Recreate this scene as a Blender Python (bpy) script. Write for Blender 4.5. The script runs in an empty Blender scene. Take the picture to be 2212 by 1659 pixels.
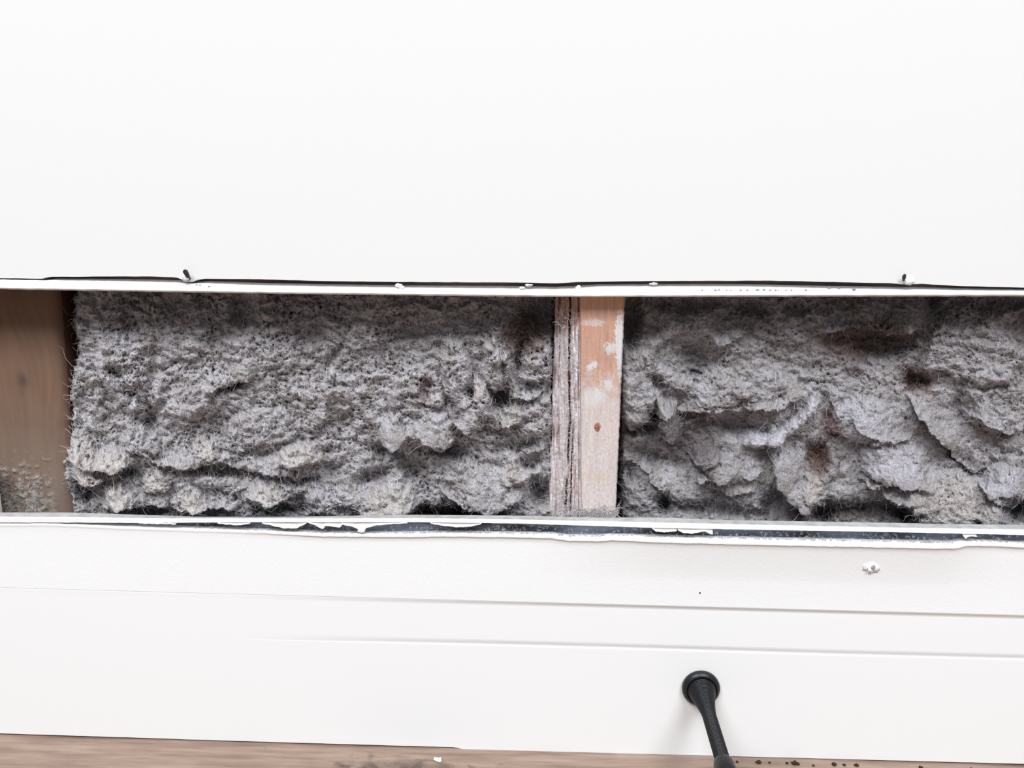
import bpy, math
import numpy as np

rng = np.random.default_rng(7)
SC = bpy.context.scene
COL = SC.collection

# ------------------------------------------------------------------ camera
IW, IH, FPX, DIST = 2212, 1659, 1650.0, 0.60
YAW, PITCH, ROLL = math.radians(2.6), math.radians(10.0), math.radians(0.1)
Fv = np.array([-math.sin(YAW)*math.cos(PITCH), math.cos(YAW)*math.cos(PITCH), -math.sin(PITCH)])
R0 = np.array([math.cos(YAW), math.sin(YAW), 0.0])
U0 = np.cross(R0, Fv)
Rv = R0*math.cos(ROLL) + U0*math.sin(ROLL)
Uv = U0*math.cos(ROLL) - R0*math.sin(ROLL)
CAMPOS = np.array([0.0, -DIST, 0.0])

cam_d = bpy.data.cameras.new('camera')
cam = bpy.data.objects.new('camera', cam_d)
COL.objects.link(cam)
from mathutils import Matrix, Vector
M = Matrix(((Rv[0], Uv[0], -Fv[0], CAMPOS[0]), (Rv[1], Uv[1], -Fv[1], CAMPOS[1]),
            (Rv[2], Uv[2], -Fv[2], CAMPOS[2]), (0, 0, 0, 1)))
cam.matrix_world = M
cam_d.sensor_width = 36.0
cam_d.lens = 36.0*FPX/IW
cam_d.clip_start = 0.01
SC.camera = cam

# ------------------------------------------------------------------ world, lamps, exposure
w = bpy.data.worlds.new('room_light'); SC.world = w
w.use_nodes = True
bg = w.node_tree.nodes['Background']
bg.inputs['Color'].default_value = (0.91, 0.95, 1.0, 1)
bg.inputs['Strength'].default_value = 0.225

def area(name, loc, target, sx, sy, power, col=(1, 1, 1)):
    d = bpy.data.lights.new(name, 'AREA'); d.shape = 'RECTANGLE'
    d.size, d.size_y, d.energy, d.color = sx, sy, power, col
    o = bpy.data.objects.new(name, d); COL.objects.link(o)
    o.location = loc
    o.rotation_euler = (Vector(target)-Vector(loc)).to_track_quat('-Z', 'Y').to_euler()
    return o
area('ceiling_lamp', (-1.9, -3.6, 4.3), (0, 0, -0.15), 2.3, 2.3, 282, (0.950, 0.975, 0.995))
area('ceiling_lamp', (1.9, -3.6, 4.3), (0, 0, -0.15), 2.3, 2.3, 258, (0.950, 0.975, 0.995))

SC.view_settings.view_transform = 'Standard'
SC.view_settings.look = 'None'
SC.view_settings.gamma = 1.0
SC.view_settings.use_curve_mapping = False
SC.view_settings.exposure = 0.0

# ------------------------------------------------------------------ helpers
def hit(u, v, Y=0.0):
    """a point of the photograph on the plane y = Y"""
    u = np.asarray(u, float); v = np.asarray(v, float); Y = np.asarray(Y, float)
    a = (u-IW/2)/FPX; b = -(v-IH/2)/FPX
    d = Fv + a[..., None]*Rv + b[..., None]*Uv
    return CAMPOS + d*((DIST+Y)/d[..., 1])[..., None]

def edge_z(pts, Y=0.0):
    """an edge drawn as photo points, as a function z(x) on the plane y = Y"""
    p = np.array(pts, float); q = hit(p[:, 0], p[:, 1], Y)
    return lambda x: np.interp(x, q[:, 0], q[:, 2])

def srgb(r, g, b):
    c = np.array([r, g, b], float)/255
    return np.where(c <= 0.04045, c/12.92, ((c+0.055)/1.055)**2.4)

def hash2(ix, iy, seed):
    h = (ix.astype(np.int64)*374761393 + iy.astype(np.int64)*668265263 + seed*1442695041) & 0xffffffff
    h = ((h ^ (h >> 13))*1274126177) & 0xffffffff
    return (h ^ (h >> 16)) & 0xffffffff

def noise(x, y, seed=0):
    x, y = np.broadcast_arrays(np.asarray(x, float), np.asarray(y, float))
    ix = np.floor(x); iy = np.floor(y); fx = x-ix; fy = y-iy
    ux = fx*fx*fx*(fx*(fx*6-15)+10); uy = fy*fy*fy*(fy*(fy*6-15)+10)
    def g(dx, dy):
        a = hash2(ix+dx, iy+dy, seed)/4294967296.0*2*np.pi
        return np.cos(a)*(fx-dx)+np.sin(a)*(fy-dy)
    n0 = g(0, 0)*(1-ux)+g(1, 0)*ux
    n1 = g(0, 1)*(1-ux)+g(1, 1)*ux
    return (n0*(1-uy)+n1*uy)*1.5

def fbm(x, y, seed=0, octv=4, gain=0.5):
    s = 0; a = 1; t = 0
    for k in range(octv):
        s = s + a*noise(x*2**k, y*2**k, seed+k*17); t += a; a *= gain
    return s/t

def sstep(a, b, x):
    t = np.clip((x-a)/(b-a), 0, 1)
    return t*t*(3-2*t)

def mesh_obj(name, verts, faces, mat, parent=None, smooth=True, colors=None):
    verts = np.asarray(verts, np.float32).reshape(-1, 3)
    if not isinstance(faces, list): faces = [faces]
    me = bpy.data.meshes.new(name)
    loops = np.concatenate([np.asarray(f, np.int32).ravel() for f in faces])
    sizes = np.concatenate([np.full(len(f), np.asarray(f).shape[1], np.int32) for f in faces])
    starts = np.concatenate([[0], np.cumsum(sizes)[:-1]]).astype(np.int32)
    me.vertices.add(len(verts)); me.vertices.foreach_set('co', verts.ravel())
    me.loops.add(len(loops)); me.loops.foreach_set('vertex_index', loops)
    me.polygons.add(len(sizes)); me.polygons.foreach_set('loop_start', starts)
    me.polygons.foreach_set('loop_total', sizes)
    me.update(calc_edges=True)
    me.polygons.foreach_set('use_smooth', np.full(len(sizes), bool(smooth)))
    if colors is not None:
        at = me.color_attributes.new('Col', 'FLOAT_COLOR', 'POINT')
        c = np.ones((len(verts), 4), np.float32); c[:, :3] = colors
        at.data.foreach_set('color', c.ravel())
    me.validate()
    if mat is not None: me.materials.append(mat)
    o = bpy.data.objects.new(name, me); COL.objects.link(o)
    if parent is not None: o.parent = parent
    return o

def grid_faces(n, m, off=0, close_u=False, close_v=False, flip=False):
    i = np.arange(n if close_u else n-1); j = np.arange(m if close_v else m-1)
    I, J = np.meshgrid(i, j, indexing='ij'); I2 = (I+1) % n; J2 = (J+1) % m
    q = np.stack([I*m+J, I2*m+J, I2*m+J2, I*m+J2], -1).reshape(-1, 4)+off
    return q[:, ::-1] if flip else q

def sweep(name, xs, prof, mat, parent=None, smooth=False, closed=True):
    """sweep a closed profile prof[k] = (y array, z array) over the stations xs, with end caps"""
    n, m = len(xs), len(prof)
    P = np.zeros((n, m, 3)); P[:, :, 0] = np.asarray(xs)[:, None]
    for k, (y, z) in enumerate(prof):
        P[:, k, 1] = y; P[:, k, 2] = z
    f = [grid_faces(n, m, close_v=closed)]
    if closed: f += [np.arange(m)[None, :], (np.arange(m)[::-1]+(n-1)*m)[None, :]]
    o = mesh_obj(name, P, f, mat, parent, smooth)
    if smooth: o.data.set_sharp_from_angle(angle=0.7)
    return o

def box(name, lo, hi, mat, parent=None):
    v = [(x, y, z) for x in (lo[0], hi[0]) for y in (lo[1], hi[1]) for z in (lo[2], hi[2])]
    f = [(0, 1, 3, 2), (4, 6, 7, 5), (0, 4, 5, 1), (2, 3, 7, 6), (0, 2, 6, 4), (1, 5, 7, 3)]
    return mesh_obj(name, v, np.array(f), mat, parent, False)

def empty(name, loc=(0, 0, 0)):
    o = bpy.data.objects.new(name, None); COL.objects.link(o); o.location = loc
    o.empty_display_size = 0.02
    return o

def tag(o, label=None, cat=None, group=None, kind=None):
    for k, v in (('label', label), ('category', cat), ('group', group), ('kind', kind)):
        if v: o[k] = v
    return o

def structure(o, label, cat):
    return tag(o, label, cat, kind='structure')

# ------------------------------------------------------------------ materials
def mat(name, rough=0.8, color=None, spec=0.3):
    m = bpy.data.materials.new(name); m.use_nodes = True
    b = m.node_tree.nodes['Principled BSDF']
    b.inputs['Roughness'].default_value = rough
    b.inputs['Specular IOR Level'].default_value = spec
    if color is not None: b.inputs['Base Color'].default_value = (*color, 1)
    return m, m.node_tree, b

def add_noise_color(nt, b, c0, c1, scale, stretch=(1, 1, 1), detail=6, lo=0.35, hi=0.65, rough=0.6):
    tc = nt.nodes.new('ShaderNodeTexCoord'); mp = nt.nodes.new('ShaderNodeMapping')
    mp.inputs['Scale'].default_value = stretch
    n = nt.nodes.new('ShaderNodeTexNoise'); n.inputs['Scale'].default_value = scale
    n.inputs['Detail'].default_value = detail; n.inputs['Roughness'].default_value = rough
    r = nt.nodes.new('ShaderNodeValToRGB')
    r.color_ramp.elements[0].position = lo; r.color_ramp.elements[1].position = hi
    r.color_ramp.elements[0].color = (*c0, 1); r.color_ramp.elements[1].color = (*c1, 1)
    nt.links.new(tc.outputs['Object'], mp.inputs[0]); nt.links.new(mp.outputs[0], n.inputs['Vector'])
    nt.links.new(n.outputs['Fac'], r.inputs[0]); nt.links.new(r.outputs[0], b.inputs['Base Color'])
    return n, r, mp

def add_bump(nt, b, scale, strength, dist=0.001, stretch=(1, 1, 1), detail=4):
    tc = nt.nodes.new('ShaderNodeTexCoord'); mp = nt.nodes.new('ShaderNodeMapping')
    mp.inputs['Scale'].default_value = stretch
    n = nt.nodes.new('ShaderNodeTexNoise'); n.inputs['Scale'].default_value = scale
    n.inputs['Detail'].default_value = detail
    bm = nt.nodes.new('ShaderNodeBump'); bm.inputs['Strength'].default_value = strength
    bm.inputs['Distance'].default_value = dist
    nt.links.new(tc.outputs['Object'], mp.inputs[0]); nt.links.new(mp.outputs[0], n.inputs['Vector'])
    nt.links.new(n.outputs['Fac'], bm.inputs['Height']); nt.links.new(bm.outputs[0], b.inputs['Normal'])

def vcol_mat(name, rough=0.9, noise_scale=None, stretch=(1, 1, 1), amt=0.3, spec=0.15, bump=0.0):
    m, nt, b = mat(name, rough, spec=spec)
    a = nt.nodes.new('ShaderNodeAttribute'); a.attribute_name = 'Col'
    src = a.outputs['Color']
    if noise_scale:
        tc = nt.nodes.new('ShaderNodeTexCoord'); mp = nt.nodes.new('ShaderNodeMapping')
        mp.inputs['Scale'].default_value = stretch
        n = nt.nodes.new('ShaderNodeTexNoise'); n.inputs['Scale'].default_value = noise_scale
        n.inputs['Detail'].default_value = 5
        mr = nt.nodes.new('ShaderNodeMapRange')
        mr.inputs[1].default_value = 0.3; mr.inputs[2].default_value = 0.7
        mr.inputs[3].default_value = 1-amt; mr.inputs[4].default_value = 1+amt
        mx = nt.nodes.new('ShaderNodeMix'); mx.data_type = 'RGBA'; mx.blend_type = 'MULTIPLY'
        mx.inputs[0].default_value = 1.0
        nt.links.new(tc.outputs['Object'], mp.inputs[0]); nt.links.new(mp.outputs[0], n.inputs['Vector'])
        nt.links.new(n.outputs['Fac'], mr.inputs[0])
        nt.links.new(src, mx.inputs[6]); nt.links.new(mr.outputs[0], mx.inputs[7])
        src = mx.outputs[2]
        if bump:
            bm = nt.nodes.new('ShaderNodeBump'); bm.inputs['Strength'].default_value = bump
            bm.inputs['Distance'].default_value = 0.0008
            nt.links.new(n.outputs['Fac'], bm.inputs['Height']); nt.links.new(bm.outputs[0], b.inputs['Normal'])
    nt.links.new(src, b.inputs['Base Color'])
    return m

m_paint, nt, b = mat('white_paint', 0.75, (0.805, 0.806, 0.81), 0.25)
add_bump(nt, b, 260, 0.06, 0.0008)
m_rough_paint, nt, b = mat('rolled_white_paint', 0.8, (0.862, 0.870, 0.876), 0.2)
add_bump(nt, b, 420, 0.22, 0.0007)
m_gloss_paint, nt, b = mat('gloss_white_paint', 0.45, (0.864, 0.872, 0.878), 0.35)
m_trim, nt, b = mat('white_edge_trim', 0.6, (0.88, 0.88, 0.885), 0.3)
add_bump(nt, b, 300, 0.1, 0.0006)
m_paper, nt, b = mat('torn_white_paper', 0.9, (0.86, 0.855, 0.84), 0.1)
add_bump(nt, b, 500, 0.4, 0.0006)
m_blue, nt, b = mat('blue_grey_membrane', 0.55, None, 0.3)
add_noise_color(nt, b, srgb(44, 45, 50), srgb(150, 162, 184), 26, (0.6, 1, 3))
m_brownstrip, nt, b = mat('brown_backing_wood', 0.85, None, 0.1)
add_noise_color(nt, b, srgb(84, 80, 80), srgb(160, 132, 116), 22, (0.5, 1, 4))
m_dark, nt, b = mat('dark_sheathing', 0.95, None, 0.05)
add_noise_color(nt, b, srgb(45, 38, 35), srgb(80, 66, 58), 18)
m_black, nt, b = mat('black_coated_spring', 0.42, tuple(srgb(20, 20, 26)), 0.45)
m_rubber, nt, b = mat('black_rubber', 0.38, tuple(srgb(24, 25, 29)), 0.45)
m_nail, nt, b = mat('dark_nail_steel', 0.5, tuple(srgb(70, 68, 68)), 0.5)
b.inputs['Metallic'].default_value = 0.4
m_mark, nt, b = mat('grey_print', 0.8, tuple(srgb(150, 150, 154)), 0.1)
m_rust, nt, b = mat('rusty_nail', 0.8, None, 0.2)
add_noise_color(nt, b, srgb(120, 72, 55), srgb(190, 140, 120), 400)
m_crumb, nt, b = mat('dark_grit', 0.9, tuple(srgb(62, 52, 46)), 0.1)
m_white_crumb, nt, b = mat('white_plaster_crumb', 0.9, (0.85, 0.85, 0.85), 0.1)
m_wool = vcol_mat('mineral_wool', 0.95, 900, amt=0.22, spec=0.05)
m_fibre = vcol_mat('mineral_wool_fibre', 0.75, None, spec=0.2)
m_stud = vcol_mat('dusty_softwood', 0.85, 60, (6, 6, 0.5), 0.10, 0.12, 0.25)
m_stud_dark = vcol_mat('brown_softwood', 0.8, 30, (3, 3, 0.5), 0.08, 0.15, 0.2)

# floor wood
m_floor, nt, b = mat('wood_laminate', 0.5, None, 0.35)
n1, r1, mp1 = add_noise_color(nt, b, srgb(122, 101, 89), srgb(172, 152, 138), 26, (0.45, 5, 1), 8, 0.3, 0.72, 0.65)
e = r1.color_ramp.elements.new(0.5); e.color = (*srgb(150, 128, 114), 1)
tc = nt.nodes.new('ShaderNodeTexCoord')
nd = nt.nodes.new('ShaderNodeTexNoise'); nd.inputs['Scale'].default_value = 45; nd.inputs['Detail'].default_value = 7
nd.inputs['Distortion'].default_value = 1.2
vd = nt.nodes.new('ShaderNodeVectorMath'); vd.operation = 'SUBTRACT'
kn = hit(850, 1640, -0.06)
vd.inputs[1].default_value = (kn[0], -0.035, 0)
vs = nt.nodes.new('ShaderNodeVectorMath'); vs.operation = 'MULTIPLY'; vs.inputs[1].default_value = (9, 26, 0)
vl = nt.nodes.new('ShaderNodeVectorMath'); vl.operation = 'LENGTH'
mr = nt.nodes.new('ShaderNodeMapRange'); mr.inputs[1].default_value = 0.2; mr.inputs[2].default_value = 1.0
mr.inputs[3].default_value = 0.42; mr.inputs[4].default_value = 0.0
ad = nt.nodes.new('ShaderNodeMath'); ad.operation = 'ADD'
m2 = nt.nodes.new('ShaderNodeMapRange'); m2.inputs[1].default_value = 0.68; m2.inputs[2].default_value = 0.95
mx = nt.nodes.new('ShaderNodeMix'); mx.data_type = 'RGBA'; mx.inputs[7].default_value = (*srgb(96, 82, 74), 1)
L = nt.links.new
geo = nt.nodes.new('ShaderNodeNewGeometry')
L(geo.outputs['Position'], vd.inputs[0]); L(vd.outputs[0], vs.inputs[0]); L(vs.outputs[0], vl.inputs[0])
L(vl.outputs['Value'], mr.inputs[0]); L(tc.outputs['Object'], nd.inputs['Vector'])
L(nd.outputs['Fac'], ad.inputs[0]); L(mr.outputs[0], ad.inputs[1]); L(ad.outputs[0], m2.inputs[0])
L(m2.outputs[0], mx.inputs[0]); L(r1.outputs[0], mx.inputs[6]); L(mx.outputs[2], b.inputs['Base Color'])

# ------------------------------------------------------------------ setting: wall with the cut slot
XS = np.unique(np.concatenate([[-2.0, -1.2, -0.62], np.arange(-0.60, 0.601, 0.003), [0.62, 1.2, 2.0]]))
TH = 0.0125
FLOOR_Z = float(hit(1106., 1619., 0.0020)[2]) - 0.0005
up_edge = edge_z([(0, 601), (92, 602), (100, 598), (240, 597), (330, 597), (380, 599), (398, 606), (412, 611),
                  (420, 605), (440, 602), (560, 603), (700, 607), (860, 609), (1120, 610), (1200, 612), (1250, 609),
                  (1400, 607), (1660, 606), (1800, 609), (1930, 612), (1950, 614), (1990, 613), (2080, 618), (2212, 621)])
uz = up_edge(XS) + 0.0003*fbm(XS*60, 0*XS, 3)
wall = sweep('wall_back', XS, [(0, uz+0.0), (0*XS, XS*0+1.9), (XS*0+TH, XS*0+1.9), (XS*0+TH, uz), (XS*0+0.0008, uz-0.0001)], m_paint)
structure(wall, 'white painted wall above the cut-open slot', 'wall')

# the lower panel, its top edge a slightly bulged bead
low_edge = edge_z([(0, 1131), (120, 1131), (260, 1138), (420, 1143), (560, 1147), (700, 1153), (850, 1154), (1000, 1153), (1190, 1156),
                   (1230, 1161), (1290, 1161), (1320, 1158), (1400, 1161), (1660, 1167), (1850, 1171), (2060, 1175), (2080, 1170),
                   (2150, 1172), (2212, 1176)])
lz = low_edge(XS) + 0.0004*fbm(XS*50, XS*0, 5) + 0.0003*noise(XS*220, 0*XS, 8)
joint = edge_z([(0, 1272), (500, 1286), (2212, 1332)], -0.002)
jz = joint(XS)
px = lambda u, v=1200.: float(hit(u, v)[0])
bul = 0.0045*sstep(px(1080), px(1500), XS)*(1-0.75*sstep(px(1980), px(2200), XS))
lip = 0.0006 + 0.0011*sstep(px(420), px(800), XS)
prof = [(0*XS+TH, jz), (0*XS+TH, lz-0.0006), (0*XS+0.003, lz-0.0002), (-bul-0.2*lip, lz+0.0002), (-bul-lip, lz-0.0006),
        (-bul-lip, lz-0.0018), (-bul-0.35*lip, lz-0.0026), (-bul-0.0001, lz-0.0036)]
for k in range(1, 9):
    t = k/8
    prof.append((-bul*(1-t)**1.3, (lz-0.0036)*(1-t)+(lz-0.0036-0.034)*t))
prof.append((0*XS, jz+0.0004)); prof.append((0*XS+0.0004, jz))
low = sweep('lower_panel', XS, prof, m_rough_paint, wall, True)
low['label'] = 'rough rolled white paint below the slot'
for s in (-1, 1):
    box('end_panel', (s*1.31-0.69, 0, -0.6+0.0), (s*1.31+0.69, TH, 0.0), m_paint, wall)
for o in wall.children:
    if o.name.startswith('end_panel'):
        o.location.z = 0.0
# cavity back: sheathing board behind the wool
box('sheathing', (-0.9, 0.098, -0.55), (0.9, 0.110, 0.2), m_dark, wall)
box('plate', (-0.9, TH+0.001, 0.06), (0.9, 0.098, 0.098), m_dark, wall)
box('plate', (-0.9, TH+0.001, -0.40), (0.9, 0.098, -0.362), m_dark, wall)

# baseboard with two shallow grooves that grow shallower towards the left
YK = 0.0020                                              # skirting face, set back under the lip of the panel
g2 = edge_z([(0, 1362), (540, 1379), (1380, 1404), (1780, 1416), (2212, 1427)], YK)
fl = edge_z([(0, 1582), (900, 1611), (985, 1614), (1000, 1618), (1300, 1627), (2212, 1651)], YK)
gz, fz = g2(XS), fl(XS)+0.0003*fbm(XS*40, 0*XS, 9)
d1 = 0.0001+(YK-0.0001)*sstep(px(430), px(1500), XS)**0.9                # almost flush at the left
d2 = 0.0022*sstep(px(480), px(1200), XS)
prof = [(0*XS+TH, jz-0.0001), (0*XS+0.0001, jz-0.0001)]
for t in (0.25, 0.5, 0.75, 1.0):
    prof.append((d1*(1-(1-t)**1.6), jz-0.0001-0.0040*t))
for t in (1.0, 0.8, 0.6, 0.4, 0.2, 0.0):
    prof.append((d1+d2*(1-t)**1.7, gz+0.0002+0.0058*t))
prof += [(d1, gz-0.0001), (d1, fz+0.0004), (d1+0.0008, fz), (0*XS+TH, fz)]
base = sweep('baseboard_back', XS, prof, m_gloss_paint)
structure(base, 'white painted skirting board with two shallow grooves', 'skirting board')

# floor of planks that run along the wall
floor = empty('floor', (0, 0, FLOOR_Z))
structure(floor, 'brown wood-grain floor along the foot of the skirting', 'floor')
PW, PL = 0.148, 1.28
v = []; tmpl = None
xs_, ys_ = (-PL/2+0.0005, PL/2-0.0005), (-PW/2+0.0004, PW/2-0.0004)
bv = 0.0006
pv = [(x, y, -0.008) for x in xs_ for y in ys_]+[(x, y, -bv) for x in xs_ for y in ys_] + \
     [(x-math.copysign(bv, x), y-math.copysign(bv, y), 0) for x in xs_ for y in ys_]
pf = [(0, 1, 5, 4), (3, 2, 6, 7), (2, 0, 4, 6), (1, 3, 7, 5), (4, 5, 9, 8), (7, 6, 10, 11), (6, 4, 8, 10), (5, 7, 11, 9), (8, 9, 11, 10), (0, 2, 3, 1)]
for r in range(12):
    for c in range(-1, 3):
        x = (c-0.5)*PL + (0.37*PL*r) % PL + 0.05 - PL/2
        y = 0.012 - PW*(r+0.5)
        if tmpl is None:
            o = mesh_obj('plank', pv, np.array(pf), m_floor, floor, False); tmpl = o
        else:
            o = tmpl.copy(); COL.objects.link(o)
        o.location = (x, y, 0)
box('subfloor', (-2.2, -1.8, -0.03), (2.2, 0.11, -0.009), m_dark, floor)

# ------------------------------------------------------------------ edge strips above and below the opening
XT = np.arange(-0.62, 0.6201, 0.002)
s_top = edge_z([(0, 604), (100, 606), (240, 609), (330, 612), (390, 613), (430, 613), (560, 620), (860, 624), (1120, 627), (1200, 628), (1240, 627),
                (1290, 621), (1400, 621), (1600, 622), (1800, 627), (1990, 628), (2212, 629)])
s_bot = edge_z([(0, 625), (560, 634), (1120, 641), (1250, 642), (1660, 641), (2212, 640)])
a, bz = s_top(XT), s_bot(XT)+0.00025*noise(XT*90, 0*XT, 4)
nz = 0.00035*fbm(XT*120, 0*XT, 21)
trim1 = sweep('trim_1', XT, [(0*XT+0.0002, bz+0.0008), (0*XT-0.0004, bz+0.0012), (0*XT-0.0004, a-0.0005+nz), (0*XT+0.0006, a+nz), (0*XT+0.0095, a+0.45*np.maximum(up_edge(XT)-a, 0)+nz),
                             (0*XT+0.0120, a+0.45*np.maximum(up_edge(XT)-a, 0)), (0*XT+0.0120, bz+0.0002), (0*XT+0.001, bz)], m_trim)
structure(trim1, 'thin white edge strip along the top of the opening', 'edge strip')
o = sweep('backing_strip', XT, [(0*XT+0.0122, bz+0.003), (0*XT+0.0122, up_edge(XT)+0.006), (0*XT+0.018, up_edge(XT)+0.006), (0*XT+0.018, bz+0.003)], m_brownstrip, trim1)

t_fr = edge_z([(0, 1117), (150, 1118), (300, 1120), (560, 1120), (900, 1120), (1120, 1123), (1400, 1129), (1660, 1135), (1900, 1140), (2212, 1145)])
t_bk = edge_z([(0, 1108), (150, 1108), (300, 1113), (420, 1117), (560, 1118), (700, 1116), (900, 1113), (1120, 1115), (1330, 1119), (1430, 1119), (1560, 1124),
               (1660, 1126), (1850, 1129), (2050, 1133), (2212, 1135)], 0.0115)
t_bo = edge_z([(0, 1129), (170, 1129), (300, 1130), (560, 1128), (900, 1128), (1120, 1131), (1400, 1140), (1660, 1145), (1900, 1149), (2212, 1156)])
a, k_, c = t_fr(XT), t_bk(XT), t_bo(XT)+0.0003*fbm(XT*90, 0*XT, 31)
trim2 = sweep('trim_2', XT, [(0*XT-0.0002, a), (0*XT+0.0115, k_), (0*XT+0.0115, c-0.001), (0*XT+0.001, c), (0*XT-0.0010, c+0.0004), (0*XT-0.0010, a-0.0006)], m_trim)
m_ledge, nt, b = mat('mottled_grey', 0.9, None, 0.1)
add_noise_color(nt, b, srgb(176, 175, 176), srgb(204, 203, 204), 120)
sweep('grey_ledge', XT, [(0*XT+0.0011, a-0.0001+0.0011*(k_-a)/0.0115), (0*XT+0.0011, a+0.0002), (0*XT+0.0116, k_+0.0004), (0*XT+0.0116, k_-0.0003)], m_ledge, trim2)  # thin mottled grey slab laid over the top face of the lower strip
structure(trim2, 'thin white edge strip along the bottom of the opening', 'edge strip')
o = sweep('membrane', XT, [(0*XT+0.0090, low_edge(XT)-0.006), (0*XT+0.0090, c+0.001), (0*XT+0.0113, c+0.001), (0*XT+0.0113, low_edge(XT)-0.006)], m_blue, trim2)
o['label'] = 'blue-grey membrane showing in the torn gap'

# torn paper flaps under the lower strip: sheet from the strip to a thick curled rim
def flap(pts, seed, rim=0.0007, out=0.0012):
    p = np.array(pts, float)
    t = np.linspace(0, 1, 26)
    s = np.concatenate([[0], np.cumsum(np.hypot(*np.diff(p, axis=0).T))]); s /= s[-1]
    u = np.interp(t, s, p[:, 0]); v = np.interp(t, s, p[:, 1])+1.2*noise(t*9, t*0, seed)
    rimP = hit(u, v, -out)
    topP = rimP.copy(); topP[:, 2] = t_bo(rimP[:, 0])+0.0006; topP[:, 1] = 0.0
    rows = [topP + (rimP-topP)*f + np.array([0, 0.0012*math.sin(math.pi*f), 0]) for f in (0, 0.35, 0.7, 1.0)]
    nR = 6
    V = []; ring = []
    for r_ in rows: V.append(r_)
    for r_ in rows[::-1]: V.append(r_+np.array([0, 0.0004, 0]))
    V = np.stack(V, 1)                                     # closed thin shell
    n, m = V.shape[:2]
    f1 = grid_faces(n, m, close_v=True)
    ca = np.arange(nR)/nR*2*np.pi
    rr = rim*(0.55+0.6*np.abs(noise(t*7, 0*t, seed+5)))
    T = rimP[:, None, :]+np.stack([np.zeros((n, nR)), rr[:, None]*np.cos(ca), rr[:, None]*np.sin(ca)], -1)
    f2 = grid_faces(n, nR, n*m, close_v=True)
    return mesh_obj('torn_paper', np.concatenate([V.reshape(-1, 3), T.reshape(-1, 3)]), [f1, f2], m_paper, trim2, True)
for k, pts in enumerate([
        [(566, 1130), (585, 1134), (610, 1140), (640, 1141), (662, 1130)],
        [(664, 1128), (680, 1133), (694, 1141), (698, 1143), (702, 1135), (722, 1137), (734, 1139), (742, 1131)],
        [(738, 1131), (760, 1137), (776, 1143), (784, 1148), (792, 1140), (812, 1134), (850, 1131), (880, 1130)],
        [(930, 1130), (950, 1134), (985, 1138), (1015, 1137), (1040, 1131)],
        [(1408, 1140), (1416, 1147), (1440, 1149), (1462, 1146)],
        [(1464, 1144), (1475, 1150), (1495, 1152), (1515, 1148), (1524, 1146)],
        [(1522, 1146), (1530, 1151), (1540, 1154)],
        [(2080, 1156), (2086, 1163), (2092, 1158), (2110, 1158)],
        [(300, 1130), (340, 1131), (380, 1132)], [(470, 1130), (510, 1134), (540, 1131)]]):
    flap(pts, 40+k)

def blob(name, c, r, m, parent=None, seed=0, amp=0.3, n=12, freq=1.6):
    th = np.linspace(0, np.pi, n+1)[:, None]; ph = (np.arange(2*n)/(2*n)*2*np.pi)[None, :]
    d = np.stack([np.sin(th)*np.cos(ph), np.sin(th)*np.sin(ph), np.cos(th)+0*ph], -1)
    k = 1+amp*(noise(d[..., 0]*freq+3.1, d[..., 1]*freq+d[..., 2]*freq*0.8, seed)+0.5*noise(d[..., 1]*freq*2, d[..., 2]*freq*2+d[..., 0]*2, seed+3))
    P = np.asarray(c)+d*k[..., None]*np.asarray(r)
    return mesh_obj(name, P, grid_faces(n+1, 2*n, close_v=True, flip=True), m, parent, True)

def rod(pts, r, sides=8):
    """tube through points with a radius per point, returns verts, faces (capped)"""
    p = np.asarray(pts, float); n = len(p)
    tan = np.gradient(p, axis=0); tan /= np.linalg.norm(tan, axis=1)[:, None]
    ref = np.array([0.3, 0.1, 0.95]) if abs(tan[0, 2]) < 0.8 else np.array([1.0, 0.2, 0])
    a = np.cross(tan, ref); a /= np.linalg.norm(a, axis=1)[:, None]; bb = np.cross(tan, a)
    an = np.arange(sides)/sides*2*np.pi
    V = p[:, None, :]+np.asarray(r)[:, None, None]*(np.cos(an)[None, :, None]*a[:, None, :]+np.sin(an)[None, :, None]*bb[:, None, :])
    return V.reshape(-1, 3), [grid_faces(n, sides, close_v=True), np.arange(sides)[::-1][None, :], (np.arange(sides)+(n-1)*sides)[None, :]]

blob('paper_blob', hit(781, 1146, -0.0016), (0.0030, 0.0014, 0.0022), m_paper, trim2, 3)
for k, (u, v, rx, rz) in enumerate([(862, 617, .0026, .0016), (868, 621, .002, .001), (1128, 622, .0022, .001), (1142, 616, .0028, .0009),
                                    (1232, 628, .0040, .0013), (1250, 625, .0024, .0026), (1412, 613, .003, .001)]):
    o = blob('paint_flake', hit(u, v, 0.0012), (rx, 0.0009, rz), m_paper, trim1, 60+k, 0.5)
for k, (u, v, rx) in enumerate([(1517, 627, 1.2), (1545, 627, 3), (1553, 626, 2.2), (1570, 627, 1.2), (1579, 627, 1.2), (1600, 627, 2.4), (1614, 627, 2),
                                (1636, 626, 4), (1650, 626, 3.4), (1664, 627, 2.5), (1676, 627, 2), (1682, 627, 1), (1698, 627, 2), (1710, 627, 2), (1741, 627, 2.4),
                                (1791, 622, 4.2), (1812, 623, 3), (1845, 625, 4.5), (425, 615, 2), (432, 616, 2.4), (452, 619, 3.2)]):
    blob('chip_mark', hit(u, v, -0.0003), (rx*0.00036, 0.0003, 0.0006), m_mark, trim1, 80+k, 0.5, 6)

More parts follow.
